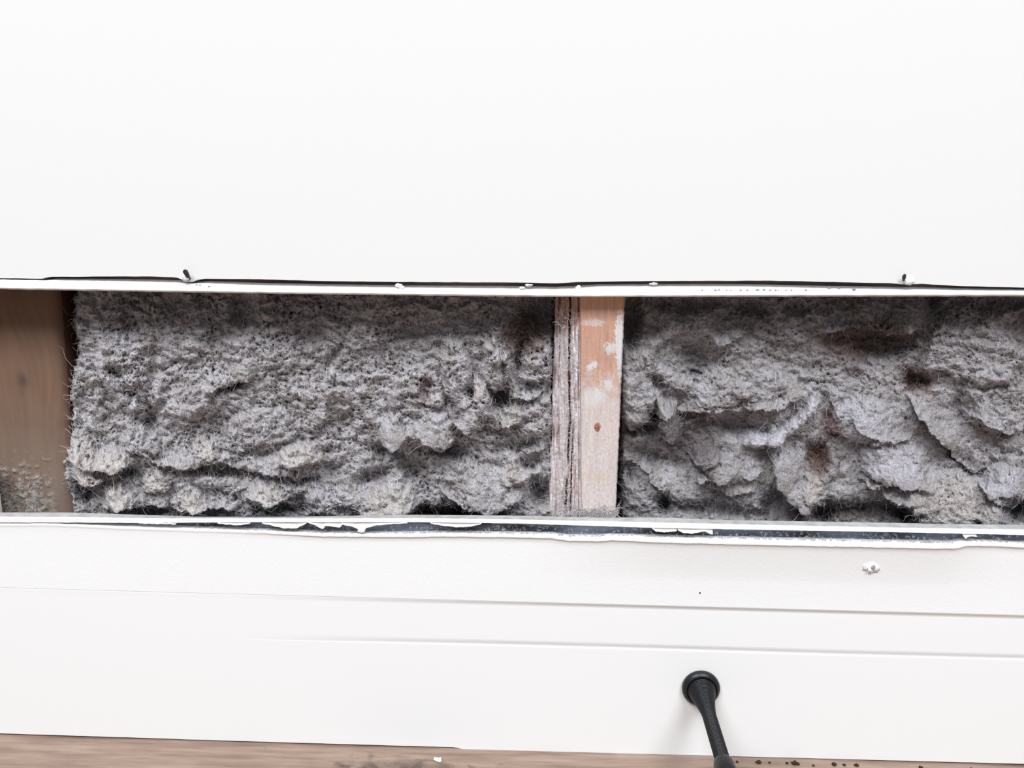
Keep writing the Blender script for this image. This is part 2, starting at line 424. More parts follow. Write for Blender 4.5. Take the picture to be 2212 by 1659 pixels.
# ------------------------------------------------------------------ mineral wool
def polydist(U, V, pts):
    """distance, side (+ above for a line drawn left to right) and position along a polyline"""
    best = np.full(U.shape, 1e9); side = np.zeros(U.shape); tt = np.zeros(U.shape)
    p = np.array(pts, float); seg = np.hypot(*np.diff(p, axis=0).T); cum = np.concatenate([[0], np.cumsum(seg)])
    for k in range(len(p)-1):
        d = p[k+1]-p[k]; l2 = d@d
        t = np.clip(((U-p[k, 0])*d[0]+(V-p[k, 1])*d[1])/l2, 0, 1)
        dx = U-p[k, 0]-t*d[0]; dy = V-p[k, 1]-t*d[1]
        dd = np.hypot(dx, dy); cr = -(d[0]*dy-d[1]*dx)
        m = dd < best
        best = np.where(m, dd, best); side = np.where(m, np.sign(cr), side); tt = np.where(m, (cum[k]+t*seg[k])/cum[-1], tt)
    return best, side, tt

CREAM = srgb(214, 206, 202); BROWN = srgb(112, 84, 72); LAV = srgb(212, 209, 220); GREY = srgb(176, 172, 172); DUST = srgb(150, 140, 138)

class Wool:
    def __init__(s, u0, u1, v0, v1, step, seed):
        s.u = np.arange(u0, u1, step); s.v = np.arange(v0, v1, step); s.step = step; s.seed = seed
        s.U, s.V = np.meshgrid(s.u, s.v, indexing='ij')
        U, V = s.U, s.V
        s.wu = 9*fbm(U/26, V/26, seed+1, 3)+4*fbm(U/8, V/8, seed+21, 2); s.wv = 9*fbm(U/26, V/26, seed+2, 3)+4*fbm(U/8, V/8, seed+22, 2)   # ragged outlines
        s.H = np.zeros(U.shape); s.DV = np.zeros(U.shape); s.smooth = np.zeros(U.shape)
        s.C = np.zeros(U.shape+(3,))+GREY; s.late = []
    def loc(s, u, v, ru, rv, ang):
        a = math.radians(ang); du = s.U+s.wu-u; dv = s.V+s.wv-v
        return du*math.cos(a)+dv*math.sin(a), -du*math.sin(a)+dv*math.cos(a)
    def tint(s, w, col):
        s.C += np.clip(w, 0, 1)[..., None]*(col-s.C)
    def bump(s, u, v, ru, rv, ang, h, col=None, up=2.0, droop=0.45):
        a, b = s.loc(u, v, ru, rv, ang)
        r2 = (a/ru)**2+(np.where(b > 0, b/rv, b/(rv*up)))**2
        f = np.clip(1-r2, 0, 1)**0.5
        s.H += 1.35*h*f; s.DV += droop*h*f*2.4
        if col is not None: s.late.append((0.7*f**1.5, col))
    def hole(s, u, v, ru, rv, ang, d, col=None):
        a, b = s.loc(u, v, ru, rv, ang)
        f = np.exp(-((a/ru)**2+(b/rv)**2)**1.5)
        s.H -= 1.25*d*f
        if col is not None: s.late.append((np.clip(1.3*f, 0, 0.95), col))
    def ridge(s, pts, wd, h, col=None):
        d, sd, t = polydist(s.U+0.6*s.wu, s.V+0.6*s.wv, pts)
        f = np.clip(1-(d/wd)**2, 0, 1)**0.6*np.clip(np.minimum(t, 1-t)*6+0.35, 0, 1)
        s.H += h*f; s.DV += 0.7*h*f
        if col is not None: s.late.append((0.9*f, col))
    def shelf(s, pts, h, reach, droop=0.5):
        d, sd, t = polydist(s.U+s.wu, s.V+s.wv, pts)
        f = np.where(sd > 0, np.exp(-(d/reach)**1.3), np.clip(1-d/2.5, 0, 1))*np.clip(np.minimum(t, 1-t)*7, 0, 1)
        s.H += 1.3*h*f; s.DV += 2*droop*h*f
    def finish(s, edges, calm=1.0, gain=1.0):
        U, V, sd = s.U, s.V, s.seed
        ww = 7*fbm(U/30, V/30, sd+30, 2)
        big = 9*fbm(U/150, V/110, sd+3, 3)
        mid = 8.0*(np.abs(fbm((U+ww)/46, (V+ww)/36, sd+4, 3))*2-0.5)
        clump = 4.2*fbm((U+ww)/15, (V-ww)/13, sd+5, 3)
        # fibrous relief: ridged noise drawn out along a slowly turning direction
        a = 0.75+1.1*fbm(U/140, V/140, sd+6, 2)
        p = U*np.cos(a)+V*np.sin(a); q = -U*np.sin(a)+V*np.cos(a)
        rid = 1-2*np.abs(noise(p/22, q/6.5, sd+7))
        rid2 = 1-2*np.abs(noise((U+0.4*V)/9, (V-0.4*U)/8, sd+8))
        fine = noise(U/3.6, V/3.6, sd+9)
        pit = np.clip(0.35+1.6*fbm(U/80, V/70, sd+12, 2), 0, 1)*np.clip(fbm(U/8, V/8, sd+10, 2)-0.08, 0, 1)
        k = (1-0.75*np.clip(s.smooth, 0, 1))*calm; pit = pit*(0.4+0.6*calm)
        H = 20-11*sstep(770, 620, V+70*fbm(U/110, V/200, sd+50, 2))+s.H+big+mid*k+clump*k+(1.3*rid+0.9*rid2+0.7*fine)*k-20*pit*k
        Y = 0.060-H/1000
        Y = np.where(Y < 0.022, 0.0140+0.008*np.exp(-(0.022-Y)/0.008), Y)
        for e in edges: Y = Y + e*(0.088-Y)
        Y = np.clip(Y, 0.0142, 0.0955)
        s.Y = Y
        s.VV = V+s.DV*1.0
        s.UU = U+0.5*ww*0
        t = fbm(U/34, V/34, sd+40, 3)
        s.tint(np.clip(0.5+1.3*t, 0, 1)*0.5, LAV)
        s.tint(np.clip(-0.1+1.6*fbm(U/60, V/50, sd+41, 3), 0, 1)*0.55, DUST)
        for wt_, col in s.late: s.tint(wt_, col)
        s.C *= gain*(1+0.25*noise(U/3.1, V/3.1, sd+42)+0.18*noise(U/8, V/8, sd+43))[..., None]
        s.P = hit(s.UU, s.VV, Y)
    def build(s, name, body_gain=0.68):
        n, m = s.U.shape
        return mesh_obj(name, s.P, grid_faces(n, m, flip=False), m_wool, None, True, np.clip(s.C.reshape(-1, 3)*body_gain, 0, 0.9))
    def fibres(s, count, parent, view, thick=1.0, bias_sd=0.75):
        u = rng.uniform(view[0], view[1], count); v = rng.uniform(view[2], view[3], count)
        sp = s.step
        K = 5
        th = 1.15+bias_sd*rng.standard_normal(count)+np.pi*(rng.random(count) < 0.5)
        Ln = rng.gamma(3.0, 5.5, count); Ln = np.clip(Ln, 6, 60)
        lift = np.abs(rng.normal(0.1, 0.55, count))+0.12
        fly = rng.random(count) < 0.04
        lift[fly] *= 3.0; Ln[fly] *= 1.7
        P = np.zeros((count, K, 3)); cu, cv = u.copy(), v.copy(); ok = np.ones(count, bool)
        cr = 0.6*rng.standard_normal(count)
        y0 = None
        for k in range(K):
            i = np.clip(((cu-s.u[0])/sp).astype(int), 0, len(s.u)-1); j = np.clip(((cv-s.v[0])/sp).astype(int), 0, len(s.v)-1)
            y = s.Y[i, j]; dvv = s.VV[i, j]-s.V[i, j]
            if k == 0: y0 = y; c = s.C[i, j].copy(); d0 = dvv
            y = np.clip(y, y0-0.006, y0+0.004)
            li = lift*(0.1, 0.7, 1.0, 1.0, 0.8)[k]/1000
            P[:, k] = hit(cu, cv+0.5*(d0+dvv), np.maximum(y-li, 0.0135))
            st = Ln/(K-1); cu = cu+st*np.cos(th); cv = cv+st*np.sin(th)
            th = th+cr+0.55*rng.standard_normal(count)
        ok &= y0 < 0.080
        P = P[ok]; c = c[ok]; N = len(P)
        r = thick*(rng.uniform(0.00007, 0.00014, N))[:, None]*np.array([1, 0.95, 0.9, 0.7, 0.0])
        tan = np.gradient(P, axis=1); tan /= np.linalg.norm(tan, axis=2, keepdims=True)+1e-9
        A = np.cross(tan, np.array([0.13, -0.95, 0.2])); A /= np.linalg.norm(A, axis=2, keepdims=True)+1e-9
        B = np.cross(tan, A)
        an = np.arange(3)/3*2*np.pi
        V = P[:, :4, None, :]+r[:, :4, None, None]*(np.cos(an)[None, None, :, None]*A[:, :4, None, :]+np.sin(an)[None, None, :, None]*B[:, :4, None, :])
        V = np.concatenate([V.reshape(N, 12, 3), P[:, 4:5]], 1)
        q = [(k*3+t, k*3+(t+1) % 3, (k+1)*3+(t+1) % 3, (k+1)*3+t) for k in range(3) for t in range(3)]
        tr = [(9+t, 9+(t+1) % 3, 12) for t in range(3)]
        off = (np.arange(N)*13)[:, None, None]
        Q = (np.array(q)[None]+off).reshape(-1, 4); T = (np.array(tr)[None]+off).reshape(-1, 3)
        cc = np.clip(1.12*c*rng.uniform(0.75, 1.35, N)[:, None]+rng.uniform(0, 0.05, N)[:, None], 0, 0.85)
        o = mesh_obj('loose_fibre', V, [Q, T], m_fibre, parent, True, np.repeat(cc, 13, axis=0))
        o['kind'] = 'stuff'
        return o

# ---- left batt
L_ = Wool(96, 1222, 588, 1172, 1.8, 11)
b = L_.bump; h = L_.hole
for a in [(185, 1020, 32, 16, 5, 12, CREAM), (232, 992, 58, 16, -4, 12, CREAM), (248, 1075, 42, 20, 0, 12, CREAM), (170, 975, 30, 22, 0, 10, CREAM), (445, 968, 34, 16, 0, 9, CREAM),
          (335, 1045, 34, 16, 0, 9, CREAM), (410, 1085, 38, 18, 0, 11, CREAM), (575, 1070, 48, 16, -4, 12, CREAM), (648, 985, 50, 16, -4, 13, CREAM), (300, 960, 45, 22, 15, 9),
          (845, 938, 30, 20, 10, 13), (940, 930, 46, 24, 18, 16), (990, 820, 34, 52, -10, 14), (1015, 890, 38, 34, 30, 13), (1030, 838, 13, 14, 0, 8, CREAM),
          (1062, 800, 24, 40, 0, 12), (1080, 740, 40, 36, 0, 6), (1155, 790, 42, 30, 0, 12), (1098, 898, 26, 27, 10, 9, CREAM*0.72), (1155, 905, 40, 36, 0, 10),
          (840, 1090, 66, 24, -6, 15, CREAM), (1050, 1066, 64, 32, 0, 14), (1112, 1022, 32, 20, 0, 12, CREAM*0.9), (1000, 1030, 46, 22, 10, 8), (560, 940, 90, 30, -8, 8),
          (700, 870, 60, 40, 0, 5), (620, 1050, 50, 14, 0, 8), (260, 790, 60, 46, 35, 9), (215, 700, 50, 60, 0, 7), (420, 880, 60, 30, -14, 8), (760, 1075, 40, 22, 0, 8),
          (480, 1040, 60, 18, 0, 6), (900, 860, 60, 40, 0, 6), (780, 700, 90, 50, 0, 6), (370, 720, 80, 50, 20, 5), (560, 760, 80, 50, 10, 5), (690, 1090, 40, 16, 0, 7)]:
    b(*a)
for a in [(504, 826, 22, 12, -15, 26), (326, 906, 16, 24, 10, 14), (250, 796, 22, 14, 40, 9), (840, 975, 44, 22, 10, 20), (965, 968, 40, 18, 10, 18), (800, 1030, 50, 16, -20, 14),
          (890, 1010, 26, 26, 0, 16), (1014, 832, 9, 14, 20, 20), (1082, 855, 22, 26, 20, 26), (1122, 770, 12, 34, 10, 20), (1160, 670, 46, 38, 0, 34), (1000, 1100, 26, 16, 0, 20),
          (1135, 1000, 34, 14, 0, 14), (1165, 1060, 24, 34, 0, 20), (480, 1012, 80, 12, 0, 12), (640, 1030, 60, 16, 0, 12), (610, 1098, 60, 10, 0, 14), (190, 1062, 26, 20, 10, 16),
          (285, 1020, 22, 14, 0, 12), (520, 660, 30, 40, 0, 14), (380, 655, 30, 22, 0, 8), (700, 815, 26, 14, 30, 8), (1120, 960, 50, 16, -10, 14), (930, 1105, 80, 12, 0, 16),
          (330, 1100, 40, 12, 0, 14), (720, 1010, 26, 24, 0, 10), (725, 760, 40, 10, -60, 7), (1040, 905, 14, 20, 0, 8), (985, 880, 10, 20, -20, 12)]:
    h(*a)
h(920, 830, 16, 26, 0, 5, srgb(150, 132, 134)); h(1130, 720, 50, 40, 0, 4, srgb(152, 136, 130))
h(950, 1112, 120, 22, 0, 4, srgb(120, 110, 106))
lq = lambda *p: [(100+x/2.011, 560+y/2.011) for x, y in p]
for p, h_, r_ in [
        (lq((1440, 760), (1500, 795), (1560, 742), (1620, 765), (1700, 805), (1785, 770)), 13, 22),
        (lq((1740, 630), (1800, 720), (1860, 775)), 12, 16), (lq((1965, 745), (1945, 620), (1880, 500)), 13, 18),
        (lq((1930, 560), (1990, 545), (2012, 430), (1990, 380)), 11, 16), (lq((1990, 560), (2060, 592), (2170, 560)), 12, 20),
        (lq((690, 570), (760, 535), (830, 505), (905, 520)), 12, 22), (lq((330, 480), (420, 600), (500, 640)), 7, 20),
        (lq((90, 850), (200, 872), (340, 885)), 13, 18), (lq((400, 862), (560, 885), (640, 880), (760, 852), (840, 892), (960, 912), (1100, 935), (1195, 908)), 13, 20),
        (lq((130, 962), (220, 960), (262, 930)), 11, 14), (lq((250, 1065), (380, 1052), (560, 1060)), 10, 16), (lq((600, 1080), (700, 1062), (830, 1080)), 9, 14),
        (lq((840, 1000), (960, 1030), (1090, 1020)), 8, 14), (lq((1340, 1090), (1480, 1100), (1610, 1070)), 10, 18), (lq((1690, 990), (1830, 1055), (1960, 1072), (2090, 1010)), 11, 20),
        (lq((1190, 760), (1225, 570), (1250, 480)), 6, 22), (lq((560, 640), (590, 700), (620, 740)), 5, 14), (lq((1560, 520), (1620, 600), (1730, 640)), 5, 20),
        (lq((840, 660), (860, 740), (900, 800)), 5, 16), (lq((1960, 690), (2010, 710), (2060, 660)), 6, 14), (lq((2010, 800), (2100, 830), (2180, 800)), 8, 18)]:
    L_.shelf(p, h_, r_)
L_.ridge([(206, 770), (240, 830), (298, 884)], 13, 7, LAV)
U, V = L_.U, L_.V
le = np.interp(V, [600, 640, 700, 760, 800, 850, 900, 950, 990, 1030, 1060, 1110, 1170], [170, 166, 160, 172, 160, 152, 158, 150, 136, 136, 148, 158, 160])
L_.finish([1-sstep(-7, 7, U-le+9*fbm(U/14, V/14, 77, 3)), sstep(-8, 8, U-1196+9*fbm(U/14, V/14, 78, 3))], 1.0, 1.18)
wool_l = L_.build('mineral_wool_batt')
tag(wool_l, 'fluffy grey mineral wool filling the cavity between the two wall studs', 'insulation')
L_.fibres(52000, wool_l, (150, 1200, 615, 1135), 1.25)

# ---- right batt
R_ = Wool(1326, 2330, 588, 1178, 1.8, 51)
b = R_.bump; h = R_.hole
for a in [(1372, 850, 44, 54, 0, 12), (1448, 915, 26, 34, -20, 15), (1525, 982, 32, 15, -25, 14, LAV), (1555, 1010, 42, 20, 15, 11), (1590, 1000, 60, 40, 0, 4),
          (1930, 998, 76, 36, 5, 15, LAV), (1965, 1028, 34, 18, 0, 8, LAV), (1860, 918, 66, 34, 10, 12, LAV), (2165, 1040, 52, 20, 10, 16, LAV), (2060, 1098, 110, 44, 0, 16, CREAM),
          (1760, 1050, 28, 30, 0, 13, CREAM), (1705, 1020, 28, 60, -20, 11), (1745, 1075, 24, 24, 0, 8), (1390, 1060, 44, 40, 20, 6), (1480, 1060, 60, 28, 20, 7),
          (2150, 880, 80, 50, 10, 9), (2120, 760, 100, 70, 0, 9), (1480, 700, 60, 36, 0, 5), (1700, 700, 80, 40, 0, 6), (1640, 830, 60, 28, 0, 7), (1560, 850, 60, 24, -8, 9),
          (1975, 1070, 60, 26, 0, 7), (1860, 1060, 80, 30, -10, 4), (1660, 900, 50, 22, -12, 7), (1620, 1060, 60, 40, 0, 4), (1790, 1010, 22, 26, 0, 7)]:
    b(*a)
for a in [(1362, 690, 22, 60, 0, 26), (1510, 770, 46, 30, 10, 16), (1502, 806, 18, 8, 10, 16), (1412, 888, 18, 22, 10, 24), (1378, 922, 40, 16, 0, 20), (1434, 1086, 12, 20, 0, 20),
          (1404, 985, 60, 20, 20, 14), (1360, 1010, 30, 30, 0, 12), (1600, 915, 60, 26, 0, 10), (1900, 745, 70, 42, 0, 14), (1975, 815, 24, 24, 30, 12), (1690, 950, 40, 30, 0, 4),
          (2196, 1096, 26, 30, 0, 28), (1775, 1105, 26, 26, 0, 16), (1960, 1108, 26, 18, 0, 14), (1880, 1098, 100, 18, 0, 8), (2080, 985, 60, 16, 38, 12), (1680, 1085, 30, 36, 20, 12),
          (2015, 650, 20, 26, 0, 14), (1925, 1030, 40, 10, 10, 7), (1425, 830, 14, 40, -30, 8), (1550, 1100, 90, 16, 10, 8), (2080, 880, 24, 26, 0, 8), (1848, 810, 24, 14, 0, 8),
          (1620, 665, 40, 14, 0, 10), (1720, 660, 30, 14, 0, 10), (2150, 650, 60, 16, 0, 10), (1480, 655, 60, 16, 0, 12)]:
    h(*a)
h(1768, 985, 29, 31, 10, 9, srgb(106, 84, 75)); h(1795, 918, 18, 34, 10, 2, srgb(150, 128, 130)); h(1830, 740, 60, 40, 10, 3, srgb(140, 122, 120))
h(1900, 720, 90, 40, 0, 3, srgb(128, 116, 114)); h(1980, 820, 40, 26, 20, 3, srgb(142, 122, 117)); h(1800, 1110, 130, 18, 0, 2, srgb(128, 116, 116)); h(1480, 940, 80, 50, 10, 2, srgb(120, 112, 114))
rq = lambda *p: [(1180+x/2.1434, 560+y/2.1434) for x, y in p]
R_.ridge(rq((600, 300), (540, 345), (478, 420), (500, 495), (590, 560), (690, 600)), 15, 9)
R_.ridge(rq((930, 830), (1000, 818), (1085, 795), (1170, 742), (1228, 690), (1247, 640)), 13, 15, LAV)
R_.ridge(rq((935, 828), (1000, 815), (1110, 790)), 20, 9, LAV)
R_.ridge(rq((1690, 520), (1740, 500), (1860, 480)), 9, 6)
for p, h_, r_ in [
        (rq((345, 735), (400, 758), (440, 745), (490, 688), (560, 690), (620, 662)), 14, 24), (rq((600, 702), (680, 690), (800, 692), (920, 672), (1000, 660), (1090, 668), (1190, 640)), 10, 22),
        (rq((900, 655), (960, 675), (1060, 672)), 6, 18), (rq((690, 1012), (780, 1005), (855, 990)), 10, 18), (rq((680, 930), (720, 905), (770, 890)), 8, 14),
        (rq((1090, 850), (1060, 945), (1080, 1030), (1140, 1092), (1190, 1145), (1260, 1130)), 15, 30), (rq((1250, 345), (1340, 302), (1480, 282), (1560, 312), (1620, 328), (1690, 300), (1760, 330)), 15, 30),
        (rq((1855, 240), (1795, 330), (1772, 430), (1740, 500)), 9, 26), (rq((1670, 620), (1740, 722), (1830, 822), (1900, 892), (1970, 955), (2060, 965)), 16, 26),
        (rq((1960, 690), (2060, 745), (2150, 785), (2230, 760)), 9, 22), (rq((1400, 700), (1500, 790), (1600, 812), (1730, 800)), 9, 24), (rq((1440, 1000), (1520, 1035), (1600, 1000), (1700, 1002), (1800, 1045)), 13, 22),
        (rq((1540, 1075), (1640, 1112), (1750, 1080)), 9, 18), (rq((2020, 1040), (2100, 1092), (2150, 1112), (2230, 1080)), 17, 22), (rq((2080, 1225), (2112, 1140), (2085, 1090)), 20, 26),
        (rq((1720, 1100), (1690, 1150), (1690, 1225)), 9, 20), (rq((530, 800), (580, 815), (620, 790)), 9, 16), (rq((900, 970), (930, 1000), (1000, 980)), 5, 14),
        (rq((330, 940), (400, 905), (470, 970), (540, 1080)), 8, 16), (rq((740, 1040), (860, 1080), (980, 1060)), 5, 16), (rq((1300, 610), (1340, 690), (1310, 800)), 6, 20),
        (rq((2240, 560), (2100, 590), (1960, 600)), 4, 18), (rq((1130, 1190), (1200, 1200), (1260, 1150)), 7, 14), (rq((760, 400), (860, 380), (940, 300)), 5, 16)]:
    R_.shelf(p, h_, r_)
R_.smooth = np.clip(0.45*np.exp(-(((R_.U-1690)/320)**2+((R_.V-1010)/120)**2)**2)+0.3*np.exp(-(((R_.U-2050)/180)**2+((R_.V-920)/110)**2)), 0, 1)
U, V = R_.U, R_.V
R_.finish([(1-sstep(-8, 8, U-1340+5*fbm(U/14, V/14, 79, 3)))], 0.68, 0.99)
wool_r = R_.build('mineral_wool_batt')
tag(wool_r, 'matted grey mineral wool right of the dusty pink-and-white stud', 'insulation')
R_.fibres(40000, wool_r, (1335, 2240, 615, 1140), 1.0, 1.0)

# ------------------------------------------------------------------ the dusty stud in the middle
YF = 0.0134
stud = empty('wall_stud', hit(1292., 1118., 0.03))
tag(stud, 'narrow upright timber stud streaked with white dust, splitting wool in two', 'stud')
def local(P, o): return np.asarray(P)-np.array(o.location)
nv, nu = 300, 60
vv = np.linspace(585, 1180, nv); tt = np.linspace(0, 1, nu)
VV, TT = np.meshgrid(vv, tt, indexing='ij')
ul = 1252+3*(VV-645)/465; ur = 1350-20*(VV-645)/470+1.6*fbm(VV/12, 0*VV, 5, 3)
UU = ul+(ur-ul)*TT
Yf = YF+0.0005*np.abs(noise(UU/7, VV/120, 3))+0.0022*(sstep(0.03, 0, TT)+sstep(0.97, 1, TT))
grain = noise(UU/2.4+0.7*noise(UU/30, VV/90, 4), VV/70, 61)
base_c = srgb(192, 150, 130)+0*UU[..., None]
base_c = base_c*(1+0.16*grain+0.08*noise(UU/9, VV/200, 62))[..., None]
base_c += (sstep(690, 640, VV)*0.5)[..., None]*(srgb(190, 152, 124)-base_c)
wt = srgb(246, 244, 246)
n1 = fbm(UU/16, VV/16, 63, 4); n2 = 1.3*fbm(UU/4.5, VV/6, 64, 3)
dust = sstep(760, 900, VV+60*n1)*0.62+sstep(700, 1000, VV)*0.25*(0.5+n2)
def sp(u, v, ru, rv): return sstep(0.25, -0.15, ((UU-u)/ru)**2+((VV-v)/rv)**2-0.9+1.3*n2+0.9*n1)
dust = np.maximum(dust, 0.95*np.maximum.reduce([sp(1282, 858, 27, 20), sp(1318, 752, 13, 14), sp(1314, 832, 9, 14), sp(1340, 735, 12, 60), sp(1284, 786, 7, 8), sp(1273, 795, 6, 8), sp(1340, 780, 7, 40)]))
dust = np.maximum(dust, 0.6*sp(1283, 697, 26, 8))
dust = np.maximum(dust, 0.9*sstep(1040, 1075, VV+20*n1)*(0.75+0.5*n2))
dust = np.clip(dust+0.22*n2, 0, 1)
cs = base_c+dust[..., None]*(wt*0.70-base_c)
cs += (0.55*np.exp(-((VV-1030)/9)**2)*sstep(0.95, 0.5, TT))[..., None]*(srgb(205, 190, 170)-cs)
Pf = hit(UU, VV, Yf)
Pb = Pf[:, -1].copy(); Pb[:, 1] = 0.095; Pb2 = Pf[:, 0].copy(); Pb2[:, 1] = 0.095
Pall = np.concatenate([Pf, Pb[:, None], Pb2[:, None]], 1)
call = np.concatenate([cs, cs[:, -1:], cs[:, :1]], 1)
m_ = nu+2
front = mesh_obj('timber', local(Pall, stud), [grid_faces(nv, m_, close_v=True), np.arange(m_)[None, :], (np.arange(m_)[::-1]+(nv-1)*m_)[None, :]], m_stud, stud, True, np.clip(call.reshape(-1, 3), 0, 0.92))
# split, weathered side of the stud (cracks are real grooves)
ns = 90
ss = np.linspace(0, 1, ns); VV, SS = np.meshgrid(vv, ss, indexing='ij')
uu0 = 1251.5+3*(VV-645)/465; uu1 = 1200-15*(VV-645)/470+3*fbm(VV/40, 0*VV, 15, 2)
UU = uu0+(uu1-uu0)*SS
Ys = YF+0.0015+0.026*SS**1.3
cu1 = np.interp(VV, [585, 646, 773, 900, 1000, 1098, 1180], [1233, 1232, 1229.5, 1231, 1227, 1222, 1220])+1.5*noise(VV/18, 0*VV, 16)
cu2 = np.interp(VV, [585, 850, 1000, 1180], [1240, 1241, 1235, 1230])+1.5*noise(VV/25, 0*VV, 17)
cu3 = np.interp(VV, [585, 1180], [1212, 1200])+3*noise(VV/60, 0*VV, 18)
Ys += 0.016*np.exp(-((UU-cu1)/1.9)**2)*sstep(-0.6, 0.1, noise(VV/70, 0*VV, 19))
Ys += 0.010*np.exp(-((UU-cu2)/1.5)**2)*sstep(900, 980, VV)
Ys += 0.006*np.exp(-((UU-cu3)/1.8)**2)*sstep(-0.2, 0.3, noise(VV/60, 0*VV, 20))
Ys += 0.004*np.exp(-((UU-1250)/2)**2)
Ys -= 0.0028*fbm(UU/5, VV/90, 21, 3)+0.0012*noise(UU/2.5, VV/40, 22)+0.0012*fbm(UU/6, VV/7, 23, 3)*sstep(0.2, 0.0, fbm(VV/60, 0*VV, 24, 2))
Ys = np.maximum(Ys, 0.0136)
gr = fbm(UU/3.5, VV/110, 25, 3)
cs = srgb(214, 204, 204)*(1+0.45*gr)[..., None]
cs += np.clip(0.35+0.9*fbm(UU/10, VV/30, 26, 3), 0, 1)[..., None]*(srgb(236, 231, 236)-cs)
br = sstep(740, 640, VV)*0.75+sstep(0.2, 0.5, noise(UU/7, VV/60, 27))*0.5
cs += np.clip(br, 0, 1)[..., None]*(srgb(168, 122, 104)-cs)
P1 = hit(UU, VV, Ys)
edgeP = P1[:, -1].copy(); edgeP[:, 1] = 0.07; edge0 = P1[:, 0].copy(); edge0[:, 1] = 0.07
Pa = np.concatenate([P1, edgeP[:, None], edge0[:, None]], 1); ca = np.concatenate([cs, cs[:, -1:], cs[:, :1]], 1)
o = mesh_obj('split_side', local(Pa, stud), grid_faces(nv, ns+2, close_v=True, flip=True), m_stud, stud, True, np.clip(ca.reshape(-1, 3), 0, 0.9))
o['label'] = 'weathered grey side with long vertical cracks'
o = blob('nail_head', local(hit(1291., 922., YF-0.0002), stud), (0.0024, 0.0008, 0.0034), m_rust, stud, 5, 0.25, 10)
o['label'] = 'small rusty nail head'

def hairs(name, base, count, length, rad, col, parent, spread=1.0, bias=(0, -0.4, 0.5), origin=(0, 0, 0), material=None):
    """short curled fibres growing from sampled points"""
    i = rng.integers(0, len(base), count); p = base[i]
    d = rng.standard_normal((count, 3))*spread+np.array(bias); d /= np.linalg.norm(d, axis=1)[:, None]
    Ln = length*rng.uniform(0.4, 1.5, count)[:, None]
    pts = [p]
    for k in range(3):
        pts.append(pts[-1]+d*Ln/3); d = d+0.5*rng.standard_normal((count, 3)); d /= np.linalg.norm(d, axis=1)[:, None]
    P = np.stack(pts, 1)-np.asarray(origin)
    tan = np.gradient(P, axis=1); tan /= np.linalg.norm(tan, axis=2, keepdims=True)+1e-9
    A = np.cross(tan, np.array([0.3, -0.9, 0.2])); A /= np.linalg.norm(A, axis=2, keepdims=True)+1e-9
    B = np.cross(tan, A); an = np.arange(3)/3*2*np.pi
    r = rng.uniform(0.7, 1.3, count)[:, None]*rad*np.array([1, 0.9, 0.7])
    V = P[:, :3, None, :]+r[:, :, None, None]*(np.cos(an)[None, None, :, None]*A[:, :3, None, :]+np.sin(an)[None, None, :, None]*B[:, :3, None, :])
    V = np.concatenate([V.reshape(count, 9, 3), P[:, 3:4]], 1)
    q = [(k*3+t, k*3+(t+1) % 3, (k+1)*3+(t+1) % 3, (k+1)*3+t) for k in range(2) for t in range(3)]
    tr = [(6+t, 6+(t+1) % 3, 9) for t in range(3)]
    off = (np.arange(count)*10)[:, None, None]
    cc = np.clip(np.asarray(col)[None]*rng.uniform(0.7, 1.25, count)[:, None], 0, 0.9)
    o = mesh_obj(name, V, [(np.array(q)[None]+off).reshape(-1, 4), (np.array(tr)[None]+off).reshape(-1, 3)], material or m_fibre, parent, True, np.repeat(cc, 10, axis=0))
    o['kind'] = 'stuff'
    return o

# wool dust caught on the stud: along its foot and down the split side
n = 500
fu = np.concatenate([rng.uniform(1195, 1335, n), rng.uniform(1203, 1250, 500)]); fv = np.concatenate([rng.normal(1108, 7, n), rng.uniform(670, 1100, 500)])
fy = np.concatenate([np.full(n, YF-0.0008), np.full(500, YF+0.004)])
hairs('wool_dust', hit(fu, fv, fy), 1700, 0.006, 0.00016, srgb(214, 208, 208), stud, origin=stud.location, bias=(0, -0.3, 0.2))

# ------------------------------------------------------------------ the stud at the left end
YL = 0.042
lst = empty('wall_stud', hit(60., 1112., 0.05))
tag(lst, 'brown bare timber stud at the left end of the opening, grey dust at its foot', 'stud')
nv = 240; vv = np.linspace(560, 1190, nv)
ue = 118+35*(vv-630)/480+1.5*fbm(vv/40, 0*vv, 8, 2)
front_edge = hit(ue, vv, YL)
xs = np.concatenate([np.linspace(-0.095, -0.008, 70), -0.008*(1-np.sin(np.linspace(0, np.pi/2, 8)))[1:]])
ys = np.concatenate([np.zeros(70), 0.008*(1-np.cos(np.linspace(0, np.pi/2, 8)))[1:]])
P = np.zeros((nv, len(xs), 3)); P[:, :, 0] = front_edge[:, None, 0]+xs; P[:, :, 1] = YL+ys; P[:, :, 2] = front_edge[:, None, 2]
X, Z = P[:, :, 0], P[:, :, 2]
P[:, :, 1] += 0.0006*noise(X*120, Z*14, 90)
gr = fbm(X*260+3*noise(X*20, Z*12, 91), Z*9, 92, 3)
cs = srgb(118, 94, 79)*(1+0.14*gr)[..., None]
zz = (Z-Z.min())/(Z.max()-Z.min())
vpx = 1190-630*zz
cs += (sstep(800, 1050, vpx+40*fbm(X*60, Z*60, 93, 3))*0.5)[..., None]*(srgb(136, 124, 116)-cs)
k0 = hit(50., 822., YL); kn_ = np.exp(-(((X-k0[0])/0.0050)**2+((Z-k0[2])/0.0065)**2))
cs += (0.75*kn_)[..., None]*(srgb(74, 64, 62)-cs)
k1 = hit(48., 848., YL); cs += (0.35*np.exp(-(((X-k1[0])/0.004)**2+((Z-k1[2])/0.004)**2)))[..., None]*(srgb(96, 74, 66)-cs)
